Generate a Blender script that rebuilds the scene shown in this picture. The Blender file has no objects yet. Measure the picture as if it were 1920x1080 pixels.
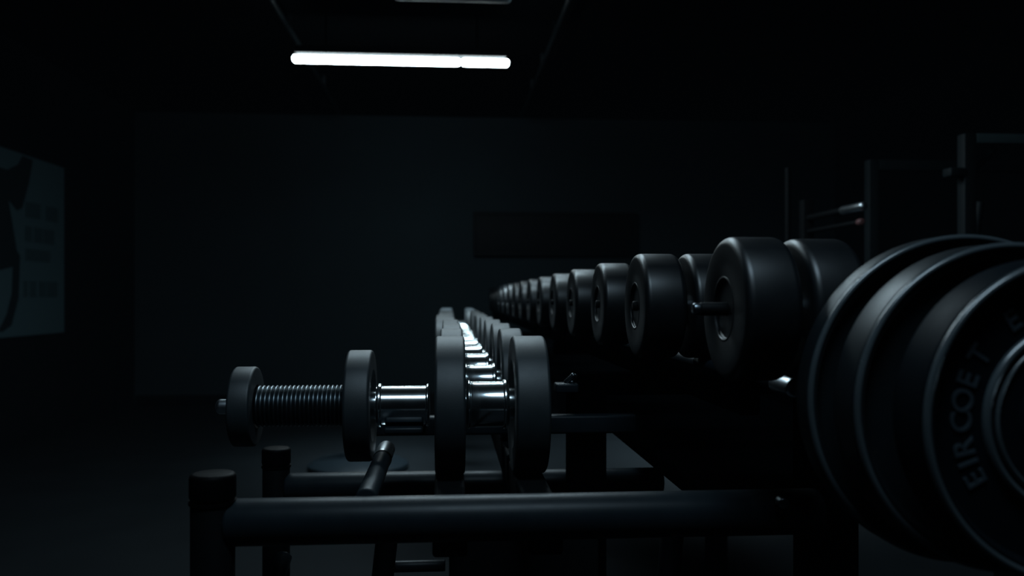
import bpy, bmesh, math
from mathutils import Vector, Matrix

sc = bpy.context.scene
C = sc.collection
H = 1.10                       # lens height above the floor
F = 1600.0                     # focal length in pixels of a 1920 wide frame
TH = math.atan(120 / F)        # the view turns a little to the right of the rack's axis
cs, sn = math.cos(TH), math.sin(TH)
HOR = 558.0

# ---------------------------------------------------------------- measuring helpers
def X_at(px, Y):               # world X of pixel column px on the plane Y
    u = (px - 960) / F
    return Y * (u * cs + sn) / (cs - u * sn)
def depth(X, Y): return Y * cs + X * sn
def Z_at(py, X, Y): return H - (py - HOR) / F * depth(X, Y)

# ---------------------------------------------------------------- materials
def mat(name, col, rough=0.5, metal=0.0, spec=0.5, bump=0.0, bscale=200.0, rvar=0.08, cvar=0.15, nscale=30.0, emit=None):
    m = bpy.data.materials.new(name); m.use_nodes = True
    nt = m.node_tree; N = nt.nodes; L = nt.links
    b = N['Principled BSDF']
    b.inputs['Metallic'].default_value = metal
    b.inputs['Specular IOR Level'].default_value = spec
    tc = N.new('ShaderNodeTexCoord')
    no = N.new('ShaderNodeTexNoise'); no.inputs['Scale'].default_value = nscale; no.inputs['Detail'].default_value = 4
    L.new(tc.outputs['Object'], no.inputs['Vector'])
    mr = N.new('ShaderNodeMapRange'); mr.inputs['To Min'].default_value = max(0.02, rough - rvar); mr.inputs['To Max'].default_value = min(1, rough + rvar)
    L.new(no.outputs['Fac'], mr.inputs['Value']); L.new(mr.outputs['Result'], b.inputs['Roughness'])
    mx = N.new('ShaderNodeMix'); mx.data_type = 'RGBA'
    mx.inputs[6].default_value = (*[c * (1 - cvar) for c in col], 1); mx.inputs[7].default_value = (*[c * (1 + cvar) for c in col], 1)
    L.new(no.outputs['Fac'], mx.inputs[0]); L.new(mx.outputs[2], b.inputs['Base Color'])
    if bump:
        n2 = N.new('ShaderNodeTexNoise'); n2.inputs['Scale'].default_value = bscale
        L.new(tc.outputs['Object'], n2.inputs['Vector'])
        bp = N.new('ShaderNodeBump'); bp.inputs['Strength'].default_value = bump; bp.inputs['Distance'].default_value = 0.002
        L.new(n2.outputs['Fac'], bp.inputs['Height']); L.new(bp.outputs['Normal'], b.inputs['Normal'])
    if emit:
        b.inputs['Emission Color'].default_value = (*emit[0], 1); b.inputs['Emission Strength'].default_value = emit[1]
    return m

LAMP_E = 32.0
BLACK_LIFT = .00011
M = dict(
    rubber=mat('black_rubber', (.010, .0155, .0185), .54, spec=.66, bump=.05, bscale=500, rvar=.05),
    drum=mat('black_urethane', (.0028, .0042, .0055), .40, spec=.55, rvar=.04),
    bumper=mat('bumper_rubber', (.006, .009, .011), .42, spec=.20, rvar=.05),
    slick=mat('matt_bumper_rubber', (.0035, .0055, .0075), .46, spec=.02),
    bead=mat('plate_rim_rubber', (.045, .056, .062), .26, spec=1.0, rvar=.04),
    letter=mat('raised_letter_rubber', (.030, .040, .048), .6, spec=.15),
    chrome=mat('polished_chrome', (.80, .86, .88), .16, metal=1, rvar=.03, cvar=.02),
    dullchrome=mat('worn_chrome', (.80, .86, .90), .30, metal=1, rvar=.05),
    ribbed=mat('ribbed_dark_steel', (.13, .155, .17), .33, metal=1, rvar=.05),
    darksteel=mat('dark_bolt_steel', (.20, .23, .25), .30, metal=1),
    tube=mat('black_powder_coat', (.008, .0125, .016), .40, spec=.19, bump=.03, bscale=900, rvar=.05),
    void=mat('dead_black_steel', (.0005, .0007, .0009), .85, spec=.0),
    flat=mat('matt_black_paint', (.002, .0028, .0034), .65, spec=.12),
    plastic=mat('black_plastic_cap', (.0012, .0012, .0014), .55, spec=.05),
    floor=mat('dark_rubber_floor', (.0047, .0067, .0081), .75, spec=.12, bump=.1, bscale=300, cvar=.25, nscale=3),
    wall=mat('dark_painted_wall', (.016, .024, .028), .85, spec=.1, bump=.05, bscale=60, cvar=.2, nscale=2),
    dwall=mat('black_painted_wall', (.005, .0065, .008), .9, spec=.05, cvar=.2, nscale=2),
    ceil=mat('black_painted_ceiling', (.0015, .002, .0025), .9, spec=.05),
    paper=mat('poster_paper', (.046, .078, .09), .7, spec=.1, cvar=.1),
    print=mat('faded_print', (.028, .049, .056), .7, spec=.1),
    ink=mat('poster_ink', (.010, .016, .019), .7, spec=.1),
    glow=mat('lit_diffuser', (.8, .85, .88), .5, emit=((.78, .95, 1.0), LAMP_E)),
    dead=mat('unlit_diffuser', (.10, .13, .15), .5),
    rack=mat('grey_rack_paint', (.010, .014, .016), .55, spec=.15),
    lit_beam=mat('grey_rack_paint_lit', (.05, .075, .08), .5, spec=.4),  # rack paint lightened so the top beam looks lit
    redcap=mat('dull_red_cap', (.12, .05, .05), .5),
)

# ---------------------------------------------------------------- mesh helpers
def obj(name, bm, m, parent=None, smooth=35, loc=None):
    me = bpy.data.meshes.new(name)
    bmesh.ops.recalc_face_normals(bm, faces=bm.faces)
    bm.to_mesh(me); bm.free()
    me.materials.append(M[m])
    for p in me.polygons: p.use_smooth = True
    try: me.set_sharp_from_angle(angle=math.radians(smooth))
    except Exception: pass
    o = bpy.data.objects.new(name, me); C.objects.link(o)
    if parent: o.parent = parent
    if loc: o.location = loc
    return o

def lathe(bm, prof, axis='X', at=(0, 0, 0), seg=64, closed=False):
    """prof: (along axis, radius); ends on the axis close the shape"""
    rings = []
    at = Vector(at)
    def pt(a, r, t):
        c, s = r * math.cos(t), r * math.sin(t)
        return at + (Vector((a, c, s)) if axis == 'X' else Vector((c, a, s)) if axis == 'Y' else Vector((c, s, a)))
    for a, r in prof:
        if r < 1e-6: rings.append([bm.verts.new(pt(a, 0, 0))])
        else: rings.append([bm.verts.new(pt(a, r, 2 * math.pi * k / seg)) for k in range(seg)])
    prs = list(zip(rings, rings[1:]))
    if closed: prs.append((rings[-1], rings[0]))
    for A, B in prs:
        for k in range(seg):
            j = (k + 1) % seg
            if len(A) == 1 and len(B) == 1: continue
            if len(A) == 1: bm.faces.new((A[0], B[k], B[j]))
            elif len(B) == 1: bm.faces.new((A[k], B[0], A[j]))
            else: bm.faces.new((A[k], B[k], B[j], A[j]))
    return bm

def rnd(x0, x1, r, b, n=5):
    """profile of a cylinder x0..x1 with rounded edges of radius b"""
    p = [(x0, 0)]
    for k in range(n + 1):
        t = math.pi / 2 * k / n
        p.append((x0 + b * (1 - math.sin(t)) if False else x0 + b - b * math.cos(t), r - b + b * math.sin(t)))
    for k in range(n + 1):
        t = math.pi / 2 * k / n
        p.append((x1 - b + b * math.sin(t), r - b + b * math.cos(t)))
    p.append((x1, 0))
    return p

def box(bm, x0, x1, y0, y1, z0, z1, bev=0.0):
    b2 = bmesh.new()
    bmesh.ops.create_cube(b2, size=1)
    for v in b2.verts:
        v.co = Vector((x0 + (v.co.x + .5) * (x1 - x0), y0 + (v.co.y + .5) * (y1 - y0), z0 + (v.co.z + .5) * (z1 - z0)))
    if bev: bmesh.ops.bevel(b2, geom=b2.edges[:], offset=bev, segments=3, affect='EDGES', profile=.5)
    me = bpy.data.meshes.new('tmp'); b2.to_mesh(me); b2.free(); bm.from_mesh(me); bpy.data.meshes.remove(me)
    return bm

def tube(bm, p0, p1, r, seg=32, b=.002):
    p0, p1 = Vector(p0), Vector(p1); d = p1 - p0
    b2 = bmesh.new(); lathe(b2, rnd(0, d.length, r, b, 3), 'Z', seg=seg)
    b2.transform(Matrix.Translation(p0) @ d.to_track_quat('Z', 'Y').to_matrix().to_4x4())
    me = bpy.data.meshes.new('tmp'); b2.to_mesh(me); b2.free(); bm.from_mesh(me); bpy.data.meshes.remove(me)
    return bm

def B(): return bmesh.new()

def thing(name, label, cat, loc=(0, 0, 0), group=None):
    o = bpy.data.objects.new(name, None); C.objects.link(o)
    o.location = loc; o.empty_display_size = .05
    o['label'] = label; o['category'] = cat
    if group: o['group'] = group
    return o
def tag(o, label, cat, group=None):
    o['label'] = label; o['category'] = cat
    if group: o['group'] = group
    return o
def struct(name, bm, m, parent=None):
    o = obj(name, bm, m, parent)
    if not parent: o['kind'] = 'structure'
    return o
def copy_tree(o, parent=None):
    c = o.copy(); C.objects.link(c)
    if parent: c.parent = parent
    for ch in o.children: copy_tree(ch, c)
    return c

# ---------------------------------------------------------------- the room
XL, XR, YF, YB, ZC = -3.2, 4.2, -2.2, 9.0, 3.0
struct('floor', box(B(), XL, XR, YF, YB, -.1, 0), 'floor')
struct('ceiling', box(B(), XL, XR, YF, YB, ZC, ZC + .1), 'ceil')
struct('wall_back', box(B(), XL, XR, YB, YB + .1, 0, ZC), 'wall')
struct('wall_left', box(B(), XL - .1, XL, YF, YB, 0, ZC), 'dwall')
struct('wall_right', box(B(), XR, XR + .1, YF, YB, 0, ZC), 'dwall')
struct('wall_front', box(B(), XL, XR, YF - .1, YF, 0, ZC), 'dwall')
struct('baseboard_back', box(B(), XL + .02, XR - .02, YB - .02, YB, 0, .10, .004), 'flat')

# dark board high on the far wall
x0, x1 = X_at(893, 8.9), X_at(1190, 8.9)
t = thing('wall_board', 'wide black board mounted on the far wall above the upper dumbbell row', 'board', ((x0 + x1) / 2, 8.95, Z_at(440, 1, 8.9)))
obj('board_panel', box(B(), x0 - t.location.x, x1 - t.location.x, -.03, .04, -.19, .21, .004), 'flat', t)
fb = B(); w2 = (x1 - x0) / 2
for a in ((-w2 - .03, w2 + .03, .21, .24), (-w2 - .03, w2 + .03, -.22, -.19), (-w2 - .03, -w2, -.19, .21), (w2, w2 + .03, -.19, .21)):
    box(fb, a[0], a[1], -.04, .045, a[2], a[3], .003)
obj('board_frame', fb, 'flat', t)

# ---------------------------------------------------------------- the lit strip light
def strip_light(name, label, xa, xb, y, z, split, dmat):
    t = thing(name, label, 'ceiling light', ((xa + xb) / 2, y, z), 'ceiling strip lights')
    hw = (xb - xa) / 2
    bm = B(); box(bm, -hw + .02, hw - .02, -.06, .06, .040, .085, .008)
    obj('housing', bm, 'flat', t)
    def diff(a, b):
        bm = B(); box(bm, a, b, -.034, .034, -.008, .033, .017); return bm
    s = split - t.location.x if split is not None else None
    if s is None: obj('diffuser', diff(-hw, hw), dmat, t)
    else:
        obj('diffuser', diff(-hw, s - .005), dmat, t); obj('diffuser', diff(s + .005, hw), dmat, t)
    for sx in (-1, 1):
        bm = B(); tube(bm, (sx * hw * .7, 0, .08), (sx * hw * .7, 0, ZC - z), .006, 12); obj('hanger', bm, 'flat', t)
    return t
YL = 5.5
zl = Z_at(120, 0, YL)
lamp = strip_light('strip_light', 'glowing white strip light hanging lit above the far end of the rows', X_at(549, YL), X_at(954, YL), YL, zl, X_at(864, YL), 'glow')
lamp2 = strip_light('strip_light', 'unlit grey strip light at the top edge of the picture', X_at(738, 4.3), X_at(958, 4.3), 4.3, Z_at(-2, 0, 4.3), None, 'dead')
for px, nm, ps in ((505, 0, 'above one end'), (1065, 1, 'above the other end')):
    zp = H + 1.80; Yp = 1.80 * F / 558
    X = X_at(px, Yp)
    t = thing('ceiling_conduit', ['thin dark ceiling conduit above the strip light end away from the racks',
              'thin dark ceiling conduit above the strip light end on the rack side'][nm], 'conduit', (X, 6.2, zp), 'ceiling conduits')
    obj('conduit_tube', tube(B(), (0, -2.2, 0), (0, 2.2, 0), .018, 16), 'rack', t)
    for yy in (-1.2, -.4, .4, 1.2):
        obj('clamp', box(B(), -.012, .012, yy - .012, yy + .012, .016, ZC - zp, .002), 'rack', t)

# ---------------------------------------------------------------- lower row of dumbbells
DROP = .200
def flange(x, r, w=.010):
    return lathe(B(), rnd(x - w / 2, x + w / 2, r, .003, 3), 'X')
def disc_profile(x0, x1, R, b=.006, inset=.008, rin=.55):
    """rubber disc with a shallow dished face on both sides"""
    p = [(x0 + inset, 0), (x0 + inset, R * rin), (x0 + inset * .4, R * (rin + .06)), (x0, R * (rin + .10))]
    n = 5
    for k in range(n + 1):
        a = math.pi / 2 * k / n; p.append((x0 + b - b * math.cos(a), R - b + b * math.sin(a)))
    for k in range(n + 1):
        a = math.pi / 2 * k / n; p.append((x1 - b + b * math.sin(a), R - b + b * math.cos(a)))
    p += [(x1, R * (rin + .10)), (x1 - inset * .4, R * (rin + .06)), (x1 - inset, R * rin), (x1 - inset, 0)]
    return p

def row_dumbbell(label, loc, l0, l1, r0, r1, R=.128):
    t = thing('dumbbell', label, 'dumbbell', loc, 'lower row of chrome-grip dumbbells')
    obj('head', lathe(B(), disc_profile(l0, l1, R), 'X', seg=96), 'rubber', t)
    obj('head', lathe(B(), disc_profile(r0, r1, R), 'X', seg=96), 'rubber', t)
    obj('grip', lathe(B(), [(l1 - .012, 0), (l1 - .012, .030), (l1 + .002, .030), (l1 + .0025, .0415), (l1 + .005, .0430), (r0 - .008, .0430), (r0 - .006, .0415), (r0 - .0055, .030), (r0 + .012, .030), (r0 + .012, 0)], 'X', seg=64), 'chrome', t)
    obj('collar', flange(l1 + .0075, .0455, .007), 'chrome', t)
    obj('collar', flange(r0 - .0125, .0465, .009), 'chrome', t)
    return t

ORD = ['first', 'second', 'third', 'fourth', 'fifth', 'sixth', 'seventh', 'eighth', 'ninth', 'tenth', 'eleventh', 'twelfth', 'thirteenth', 'fourteenth', 'fifteenth']
ROWX = [(-.0235, .031, .119, .180), (-.018, .034, .119, .171), (-.046, .026, .119, .168)]
first = {}
NLOW = 12
for k in range(NLOW):
    v = 0 if k == 0 else 1 if k < 4 else 2
    lab = ('chrome-grip dumbbell with two thick black discs, first in the lower row behind the front bar' if k == 0 else
           'chrome-grip dumbbell, last of the lower row, deepest into the gym' if k == NLOW - 1 else
           f'chrome-grip dumbbell, {ORD[k]} back from the front bar in the lower row')
    loc = (0, 1.6 + .4 * k, H - DROP)
    if v not in first: first[v] = row_dumbbell(lab, loc, *ROWX[v]); continue
    o = copy_tree(first[v]); o.location = loc; o['label'] = lab
    o.location.x += (.004, -.003, .002, 0)[k % 4]

# ---------------------------------------------------------------- the adjustable dumbbell with the ribbed end
t = thing('adjustable_dumbbell', 'adjustable dumbbell with a ribbed dark sleeve, a small end disc and a short chrome grip', 'dumbbell', (0, 1.6, H - DROP))
xA0, xA1 = X_at(441, 1.6), X_at(482, 1.6)
xB0, xB1 = X_at(653, 1.6), X_at(700, 1.6)
obj('end_disc', lathe(B(), disc_profile(xA0, xA1, .073, .005, .006, .45), 'X', seg=80), 'rubber', t)
obj('disc', lathe(B(), disc_profile(xB0, xB1, .1026, .006, .008), 'X', seg=96), 'rubber', t)
p = [(xA1 - .01, 0), (xA1 - .01, .022)]
nr = 21; x = xA1 + .001; pit = (xB0 - xA1 - .002) / nr
for k in range(nr):
    for j in range(8):
        a = j / 8; p.append((x + pit * (k + a), .0340 + .0042 * math.sin(math.pi * a) ** .7))
p += [(xB0 + .010, .022), (xB0 + .010, 0)]
obj('ribbed_sleeve', lathe(B(), p, 'X', seg=64), 'ribbed', t)
p = [(xA0 - .0355, 0)] + [(xA0 - .0255 - .010 * math.cos(q / 8 * math.pi / 2), .0135 * math.sin(q / 8 * math.pi / 2) + .0005) for q in range(1, 9)] + [(xA0 - .005, .0140), (xA0 + .010, .0140), (xA0 + .010, 0)]
obj('end_stub', lathe(B(), p, 'X', seg=32), 'dullchrome', t)
xg1 = X_at(806, 1.6)
obj('grip', lathe(B(), [(xB1 - .012, 0), (xB1 - .012, .026), (xB1 + .006, .026), (xB1 + .0065, .036), (xg1 - .002, .036), (xg1, .034), (xg1, 0)], 'X'), 'chrome', t)
obj('collar', flange(xB1 + .012, .0405, .009), 'chrome', t)
obj('collar', flange(xg1 - .004, .0395, .007), 'chrome', t)

# ---------------------------------------------------------------- the rack under the lower row
rk = thing('dumbbell_rack', 'low black tubular rack with round posts and a long front bar carrying the lower row', 'rack', (0, 0, 0))
YFB = 1.28
def bar(name, px0, px1, Y, zc, r, m='tube', parent=rk):
    return obj(name, tube(B(), (X_at(px0, Y), Y, zc), (X_at(px1, Y), Y, zc), r, 48, .006), m, parent)
zfb = H - .330
bar('front_bar', 425, 1535, YFB, zfb, .0345)
YRB = 1.97
bar('rear_bar', 535, 1241, YRB, H - .4295, .031)
def round_post(px, Y, ztop, r):
    X = X_at(px, Y)
    p = obj('post', lathe(B(), rnd(0, ztop - .042, r * .95, .004, 3), 'Z', at=(X, Y, 0), seg=48), 'flat', rk)
    obj('post_cap', lathe(B(), rnd(ztop - .040, ztop, r, .007, 4), 'Z', at=(X, Y, 0), seg=48), 'plastic', p)
    obj('cap_ring', lathe(B(), [(ztop - .0445, r * .8), (ztop - .0445, r * 1.02), (ztop - .0395, r * 1.02), (ztop - .0395, r * .8)], 'Z', at=(X, Y, 0), seg=48, closed=True), 'plastic', p)
    return p
round_post(399, YFB - .005, Z_at(885, -.34, YFB), .033)
round_post(518, YRB, Z_at(839, -.38, YRB), .032)
# rails that carry the disc heads
for a, b in ((-.024, .030), (.122, .178)):
    obj('rail', box(B(), a, b, YFB + .03, 6.5, H - .399, H - .3285, .006), 'flat', rk)
# cross bar with its cradle plate
obj('cross_bar', box(B(), X_at(700, 1.80), X_at(1192, 1.80), 1.782, 1.818, H - .2875, H - .2485, .006), 'tube', rk)
obj('cradle_plate', box(B(), xB1 + .022, xg1 - .012, 1.56, 1.815, H - .2484, H - .2365, .004), 'tube', rk)
# short pole with the bright tip beside the ribbed dumbbell
Xp = -.1225
hp = obj('pole', tube(B(), (Xp, 1.29, H - .302), (Xp, 1.605, H - .302), .0165, 32, .003), 'tube', rk)
obj('pole_ring', lathe(B(), rnd(1.600, 1.612, .0178, .003, 3), 'Y', at=(Xp, 0, H - .302), seg=32), 'flat', hp)
obj('pole_tip', lathe(B(), rnd(1.610, 1.722, .0172, .009, 5), 'Y', at=(Xp, 0, H - .302), seg=32), 'dullchrome', hp)
# lower stretcher, slanted leg and feet
obj('stretcher', tube(B(), (X_at(722, 1.75), 1.75, Z_at(1062, -.1, 1.75)), (X_at(835, 1.75), 1.75, Z_at(1062, -.1, 1.75)), .012, 24), 'tube', rk)
obj('leg', tube(B(), (X_at(728, 1.72), 1.72, Z_at(985, -.1, 1.72)), (X_at(664, 1.72), 1.72, .02), .022, 24), 'flat', rk)
obj('leg', box(B(), X_at(842, 1.72), X_at(1120, 1.72), 1.70, 1.74, 0, H - .40, .006), 'flat', rk)
obj('brace', tube(B(), (X_at(528, 1.9), 1.93, Z_at(1050, -.4, 1.9)), (X_at(470, 1.9), 1.6, .22), .018, 24), 'tube', rk)
obj('brace', tube(B(), (X_at(1262, 1.75), 1.75, Z_at(985, .4, 1.75)), (X_at(1215, 1.75), 1.75, .03), .024, 24), 'flat', rk)
# bolt at the end of the front bar
obj('bolt', lathe(B(), rnd(YFB - .050, YFB - .030, .0085, .003, 3), 'Y', at=(X_at(1447, YFB), 0, Z_at(942, .49, YFB - .04)), seg=24), 'darksteel', rk)

# ---------------------------------------------------------------- the rack under the upper row
rk2 = thing('tiered_rack', 'tall black tiered rack with long rails carrying the upper row of drum dumbbells', 'rack', (0, 0, 0))
up_rail = obj('rail', tube(B(), (.500, 1.265, H - .1310), (.500, 7.9, H - .1310), .0135, 32, .004), 'tube', rk2)
obj('rail_tip', lathe(B(), rnd(1.195, 1.268, .0145, .005, 4), 'Y', at=(.500, 0, H - .1310), seg=32), 'dullchrome', up_rail)
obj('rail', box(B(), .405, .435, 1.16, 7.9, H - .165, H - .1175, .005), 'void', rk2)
obj('shade_panel', box(B(), 1.0, 1.012, 1.40, 7.9, H - .352, H - .118, .003), 'void', rk2)  # panel added to block light and keep the space under the row black
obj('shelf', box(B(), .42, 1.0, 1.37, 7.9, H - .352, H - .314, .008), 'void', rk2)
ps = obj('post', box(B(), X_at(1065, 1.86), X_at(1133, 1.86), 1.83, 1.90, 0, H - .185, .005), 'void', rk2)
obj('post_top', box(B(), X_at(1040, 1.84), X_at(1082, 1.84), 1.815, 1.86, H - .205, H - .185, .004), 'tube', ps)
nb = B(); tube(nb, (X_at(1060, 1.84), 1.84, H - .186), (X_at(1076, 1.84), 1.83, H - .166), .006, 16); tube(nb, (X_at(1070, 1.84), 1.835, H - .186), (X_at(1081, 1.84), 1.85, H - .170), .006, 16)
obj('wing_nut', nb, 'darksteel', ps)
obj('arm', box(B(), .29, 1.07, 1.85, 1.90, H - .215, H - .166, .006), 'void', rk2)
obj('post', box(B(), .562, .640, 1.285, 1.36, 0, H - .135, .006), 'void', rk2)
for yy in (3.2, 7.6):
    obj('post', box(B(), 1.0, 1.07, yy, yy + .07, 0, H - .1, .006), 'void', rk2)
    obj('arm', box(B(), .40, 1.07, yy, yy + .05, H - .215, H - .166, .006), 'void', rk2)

# ---------------------------------------------------------------- upper row of drum dumbbells
def drum(x0, x1, R):
    b = .012; p = [(x0 + .005, 0), (x0 + .005, R * .40), (x0 + .002, R * .43), (x0, R * .46)]
    n = 6
    for k in range(n + 1):
        a = math.pi / 2 * k / n; p.append((x0 + b - b * math.cos(a), R - b + b * math.sin(a)))
    for k in range(n + 1):
        a = math.pi / 2 * k / n; p.append((x1 - b + b * math.sin(a), R - b + b * math.cos(a)))
    p += [(x1, R * .46), (x1 - .002, R * .43), (x1 - .005, R * .40), (x1 - .005, 0)]
    return lathe(B(), p, 'X', seg=96)
def ring(x, r, w=.0025, h=.0025):
    p = [(x + h * math.cos(a), r + w * math.sin(a)) for a in [2 * math.pi * k / 10 for k in range(10)]]
    return lathe(B(), p, 'X', closed=True)
def drum_dumbbell(label, loc, Rl, Rr, w=.079, gap=.014, stub=.004):
    t = thing('drum_dumbbell', label, 'dumbbell', loc, 'upper row of drum-headed dumbbells')
    h1 = obj('head', drum(0, w, Rl), 'drum', t)
    obj('end_ring', ring(.002, Rl * .44), 'drum', h1)
    h2 = obj('head', drum(w + gap, 2 * w + gap, Rr), 'drum', t)
    h2.location = (0, 0, 0)
    obj('end_ring', ring(2 * w + gap - .002, Rr * .44), 'drum', h2)
    obj('grip', lathe(B(), [(w - .012, 0), (w - .012, .016), (w + gap + .012, .016), (w + gap + .012, 0)], 'X', seg=48), 'darksteel', t)
    for a, b, c in ((-stub, .012, -stub - .010), (2 * w + gap - .012, 2 * w + gap + stub, 2 * w + gap + stub - .002)):
        sb = obj('stub', lathe(B(), rnd(a, b, .0095, .003, 3), 'X', seg=32), 'flat', t)
        if stub > .02: obj('stub_tip', lathe(B(), rnd(c, c + .012, .0085, .003, 3), 'X', seg=32), 'darksteel', sb)
    return t
dt = [drum_dumbbell('big black drum-headed dumbbell beside the weight plates, first in the upper row', (.386, 1.175, H - .0160), .1010, .0990, w=.077, stub=.034)]
dt.append(drum_dumbbell('black drum-headed dumbbell standing behind the biggest-looking one, second in the upper row', (.361, 1.635, H - .0160), .1010, .1014))
dk = drum_dumbbell('-', (0, 0, 0), .1010, .0990)
for k in range(2, 15):
    o = copy_tree(dk) if k > 2 else dk; o.location = (.367, 1.175 + .455 * k, H - .0160)
    o['label'] = f'black drum-headed dumbbell, {ORD[k]} in the upper row from the weight plates' if k < 14 else 'tiny far drum-headed dumbbell, last in the upper row beyond all the others'
    dt.append(o)

# ---------------------------------------------------------------- weight plates on their peg
PS = .82; XP = .765 * PS; ZP = H - .149 * PS
def plate(label, zdep, R, th, hub, m='bumper'):
    Y = (zdep - XP * sn) / cs
    t = thing('weight_plate', label, 'weight plate', (XP, Y, ZP), 'bumper plates on the peg')
    hr = .0225
    # profile (y, r): front is -y at 0
    p = [(th - .004, hr), (.010, hr), (.006, hub * .60), (.010, hub * .64), (.010, hub - .010), (.012, hub + .010), (.012, R * .90), (.006, R * .93), (.0035, R * .955)]
    n = 6; b = .010
    for k in range(n + 1):
        a = math.pi / 2 * k / n; p.append((b - b * math.cos(a), R - b + b * math.sin(a)))
    for k in range(n + 1):
        a = math.pi / 2 * k / n; p.append((th - b + b * math.sin(a), R - b + b * math.cos(a)))
    p += [(th, R * .9), (th - .006, R * .86), (th - .006, hub), (th - .004, hub * .6)]
    obj('disc', lathe(B(), p, 'Y', seg=160, closed=True), m, t)
    def rg(r, y, w, h):
        q = [(y + h * math.cos(a), r + w * math.sin(a)) for a in [2 * math.pi * k / 12 for k in range(12)]]
        return lathe(B(), q, 'Y', seg=128, closed=True)
    obj('rim_bead', rg(R - .0035, .0015, .0040, .0045), 'bead', t)
    hb = obj('hub_ring', rg(hub, .0105, .0045, .0055), 'bead', t)
    obj('hub_groove_ring', rg(hub - .011, .0100, .0025, .0035), 'bead', hb)
    obj('bushing', lathe(B(), [(-.001, hr), (-.001, hr + .006), (.0, hr + .0075), (th - .002, hr + .0075), (th - .002, hr)], 'Y', seg=64, closed=True), 'dullchrome', t)
    return t, Y
p1, Y1 = plate('front black bumper plate with raised letters, nearest the lens on the peg'.replace('nearest the lens', 'outermost'), 1.03 * PS, .1996 * PS, .082 * PS, .1145 * PS, 'slick')
p2, Y2 = plate('black bumper plate sandwiched between the lettered plate and the biggest plate', 1.155 * PS, .2235 * PS, .074 * PS, .125 * PS)
p3, Y3 = plate('biggest black bumper plate, innermost on the peg with a double rim', 1.26 * PS, .2420 * PS, .052 * PS, .130 * PS)
# raised letters round the face of the front plate
chars = [('E', 208.8), ('I', 200.6), ('R', 192.5), ('C', 180.5), ('O', 170.3), ('E', 159.6), ('T', 147.2), ('E', 123.3)]
lb = B()
for ch, ang in chars:
    cu = bpy.data.curves.new('tmp', 'FONT'); cu.body = ch; cu.size = .0375 * PS; cu.align_x = 'CENTER'; cu.align_y = 'CENTER'; cu.extrude = .0010; cu.offset = .0003
    to = bpy.data.objects.new('tmp', cu); C.objects.link(to)
    me = bpy.data.meshes.new_from_object(to.evaluated_get(bpy.context.evaluated_depsgraph_get()))
    a = math.radians(ang); r = .1462 * PS
    xs = [v.co.x for v in me.vertices]; ys = [v.co.y for v in me.vertices]
    me.transform(Matrix.Translation((-(min(xs) + max(xs)) / 2, -(min(ys) + max(ys)) / 2, 0)))
    # text lies in XY facing +Z: turn so that it faces -Y, with its top pointing outward
    rot = Matrix.Rotation(a - math.pi / 2, 4, 'Z')
    me.transform(Matrix.Translation((0, .0112, 0)) @ Matrix.Rotation(math.pi / 2, 4, 'X') @ Matrix.Translation((r * math.cos(a), r * math.sin(a), 0)) @ rot)
    lb.from_mesh(me); bpy.data.meshes.remove(me); bpy.data.objects.remove(to)
obj('lettering', lb, 'letter', p1, 20)
# the stand that holds the peg
YS = Y3 + .050
st = thing('plate_stand', 'black upright plate stand whose steel peg carries the three bumper plates', 'stand', (XP, YS, 0))
obj('peg', lathe(B(), rnd(Y1 - YS - .03, .03, .0205, .004, 3), 'Y', at=(0, 0, ZP), seg=48), 'dullchrome', st)
obj('peg_bracket', box(B(), -.035, .18, .0, .045, ZP - .035, ZP + .035, .006), 'flat', st)
obj('upright', box(B(), .11, .18, .0, .07, .03, ZP + .08, .006), 'flat', st)
obj('foot', box(B(), .02, .42, .0, .07, 0, .05, .006), 'flat', st)
obj('foot', box(B(), .11, .18, -.30, .30, .0, .05, .006), 'flat', st)

# ---------------------------------------------------------------- round pedestal base on the floor
Yb = 5.55; Xb = X_at(672, Yb)
t = thing('pedestal', 'round black pedestal base on the floor behind the ribbed dumbbell', 'pedestal', (Xb, Yb, 0))
obj('base', lathe(B(), [(0, 0), (0, .315), (.012, .322), (.035, .318), (.060, .27), (.085, .12), (.10, .06), (.10, 0)], 'Z', seg=64), 'tube', t)
obj('column', lathe(B(), rnd(.09, .70, .045, .01, 3), 'Z', seg=40), 'flat', t)
obj('seat', lathe(B(), rnd(.70, .75, .075, .015, 4), 'Z', seg=40), 'flat', t)

# ---------------------------------------------------------------- poster on the left wall
XW = -3.19
def YW(px):
    u = (px - 960) / F      # solve X_at = XW
    return XW * (cs - u * sn) / (u * cs + sn)
yr = YW(119); yl_ = YW(-60)
zt, zb = Z_at(315, XW, yr), Z_at(623, XW, yr)
t = thing('wall_poster', 'dim pale poster with a dark figure and blocks of small print on the wall', 'poster', (XW, yr, zb))
h = zt - zb
obj('paper', box(B(), 0, .006, yl_ - yr, 0, 0, h), 'paper', t)
def zrel(py, px): return (Z_at(py, XW, YW(px)) - zb)
for rows, spans in (((384, 412), ((46, 74), (84, 107))), ((428, 456), ((45, 58), (62, 78), (80, 100))), ((469, 491), ((46, 92),)), ((528, 557), ((42, 50), (54, 66), (71, 84), (86, 106)))):
    bm = B()
    for a, b in spans:
        box(bm, .005, .009, YW(a) - yr, YW(b) - yr, zrel(rows[1], 75), zrel(rows[0], 75))
    obj('text_block', bm, 'print', t)
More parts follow.
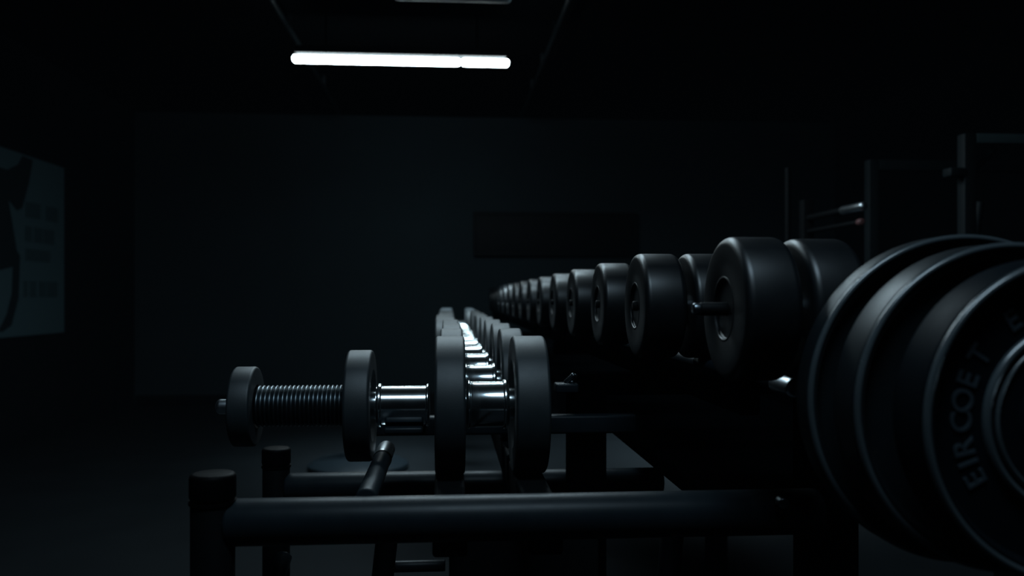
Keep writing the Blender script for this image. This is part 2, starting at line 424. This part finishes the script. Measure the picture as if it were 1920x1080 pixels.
# dark silhouette: tilted arm and a round weight
bm = B()
def poly(pts):
    f = [bm.verts.new((.0075, YW(px) - yr, zrel(py, px))) for px, py in pts]
    bm.faces.new(f)
poly([(-50, 300), (12, 318), (32, 308), (40, 292), (60, 300), (52, 345), (40, 390), (30, 395), (14, 375), (-50, 330)])
poly([(-50, 330), (14, 375), (22, 420), (30, 470), (22, 500), (-50, 520)])
poly([(22, 500), (30, 470), (36, 480), (33, 560), (20, 610), (4, 622), (-6, 622), (10, 590), (20, 550)])
obj('figure_print', bm, 'ink', t)

# ---------------------------------------------------------------- power rack deep in the gym
def P(px, py, z):
    x = (px - 960) / F * z
    return Vector((x * cs + z * sn, z * cs - x * sn, H - (py - HOR) / F * z))
a = P(1813, 252, 4.0); b = P(1765, 252, 4.6)
t = thing('power_rack', 'tall grey power rack standing behind the weight plates', 'rack', (a.x, a.y, 0))
zt = a.z
zr = P(1765, 298, 4.85).z
def post(x, y): obj('post', box(B(), x - .03, x + .03, y - .03, y + .03, 0, zr if y else zt, .004), 'rack', t)
dx, dy = 0, .9
for x in (0, 1.1):
    for y in (0, dy): post(x, y)
obj('top_beam', box(B(), .03, 1.07, -.03, .03, zt - .045, zt, .004), 'lit_beam', t)
obj('rear_beam', box(B(), .03, 1.07, dy - .03, dy + .03, zr - .06, zr, .004), 'rack', t)
for x in (0, 1.1): obj('side_beam', box(B(), x - .03, x + .03, .03, dy - .03, .05, .11, .004), 'rack', t)
obj('hook', box(B(), -.10, -.03, -.035, .035, P(0, 332, 4).z, P(0, 316, 4).z, .006), 'rack', t)
obj('strut', tube(B(), (.26, .3, P(0, 365, 4).z), (.20, .3, P(0, 520, 4).z), .02, 16), 'rack', t)
g = P(1788, 320, 4.0) - a
obj('gusset', tube(B(), (.0, 0, zt - .20), (.14, 0, zt - .06), .014, 12), 'rack', t)

# wall-side stand with two pegs
e = P(1621, 386, 4.0)
t = thing('peg_stand', 'thin dark stand with a bright-tipped peg and a red-capped peg behind upper row', 'stand', (e.x, e.y + .62, 0))
obj('upright', box(B(), -.03, .03, 0, .06, 0, e.z + .10, .004), 'flat', t)
pg = obj('peg', tube(B(), (0, -.40, e.z), (0, .02, e.z), .017, 24), 'flat', t)
obj('peg_tip', tube(B(), (0, -.62, e.z), (0, -.39, e.z), .0205, 24, .012), 'dullchrome', pg)
e2 = P(1618, 415, 4.0)
pg = obj('peg', tube(B(), (0, -.57, e2.z), (0, .02, e2.z), .012, 24), 'flat', t)
obj('peg_cap', tube(B(), (0, -.60, e2.z), (0, -.56, e2.z), .016, 24, .006), 'redcap', pg)
obj('foot', box(B(), -.25, .25, -.03, .09, 0, .04, .006), 'flat', t)
q = P(1477, 380, 4.9)
t = thing('wall_post', 'faint slim grey post standing behind the first upper dumbbell', 'post', (q.x, q.y, 0))
obj('post_tube', tube(B(), (0, 0, .02), (0, 0, P(1477, 315, 4.9).z), .016, 16), 'flat', t)
obj('base', lathe(B(), rnd(0, .025, .12, .005, 3), 'Z', seg=32), 'rack', t)

# ---------------------------------------------------------------- light
def area(name, loc, target, sx, sy, power, col, spread):
    l = bpy.data.lights.new(name, 'AREA'); l.shape = 'RECTANGLE'; l.size = sx; l.size_y = sy; l.energy = power; l.color = col; l.spread = math.radians(spread)
    o = bpy.data.objects.new(name, l); C.objects.link(o); o.location = loc
    o.rotation_euler = (Vector(target) - Vector(loc)).to_track_quat('-Z', 'Y').to_euler()
    return o
area('ceiling_lamp_over_rows', (-.12, 3.3, H + 1.62), (-.12, 3.3, 0), 1.45, .26, 34.0, (.68, .89, 1.0), 180)
area('ceiling_lamp_overhead', (.10, .30, H + 1.60), (.10, .30, 0), .95, .42, 18.0, (.58, .82, 1.0), 180)
area('far_rows_fill', (.40, 4.42, H + 1.62), (.40, 4.42, 0), .9, .20, 12.0, (.68, .89, 1.0), 180)  # unseen fill, added to brighten the tops of the far dumbbells
area('strip_light_beam', (lamp.location.x + .15, YL, zl - .05), (lamp.location.x + .25, YL + .3, 0), .9, .08, 13.0, (.66, .88, 1.0), 62)
area('strip_light_glow', (lamp.location.x, YL + .06, zl), (X_at(800, 9), 9, Z_at(390, 0, 9)), .9, .05, .8, (.70, .90, 1.0), 60)
area('floor_pool_fill', (2.3, 5.9, H + 1.62), (1.9, 6.0, 0), 1.2, .12, 33.0, (.66, .88, 1.0), 75)  # unseen fill, added to light the floor patch beyond the rack

w = bpy.data.worlds.new('night'); sc.world = w; w.use_nodes = True
w.node_tree.nodes['Background'].inputs['Color'].default_value = (.4, .6, .8, 1)
w.node_tree.nodes['Background'].inputs['Strength'].default_value = 0.001
ve = w.node_tree.nodes.new('ShaderNodeEmission')      # faint even glow added to the air to lift the blacks
ve.inputs['Color'].default_value = (.42, .72, 1, 1); ve.inputs['Strength'].default_value = BLACK_LIFT
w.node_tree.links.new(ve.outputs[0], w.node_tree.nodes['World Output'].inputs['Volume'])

# ---------------------------------------------------------------- camera
cd = bpy.data.cameras.new('camera'); cam = bpy.data.objects.new('camera', cd); C.objects.link(cam)
cd.sensor_width = 36; cd.lens = 36 * F / 1920
cd.shift_y = (HOR - 540) / 1920
cd.clip_start = .02
cam.location = (0, 0, H); cam.rotation_euler = (math.pi / 2, 0, -TH)
cd.dof.use_dof = True; cd.dof.focus_distance = 1.6; cd.dof.aperture_fstop = 3.2
sc.camera = cam
sc.view_settings.view_transform = 'Standard'; sc.view_settings.look = 'None'
sc.view_settings.exposure = 0; sc.view_settings.gamma = 1
sc.cycles.use_denoising = True
sc.cycles.max_bounces = 8
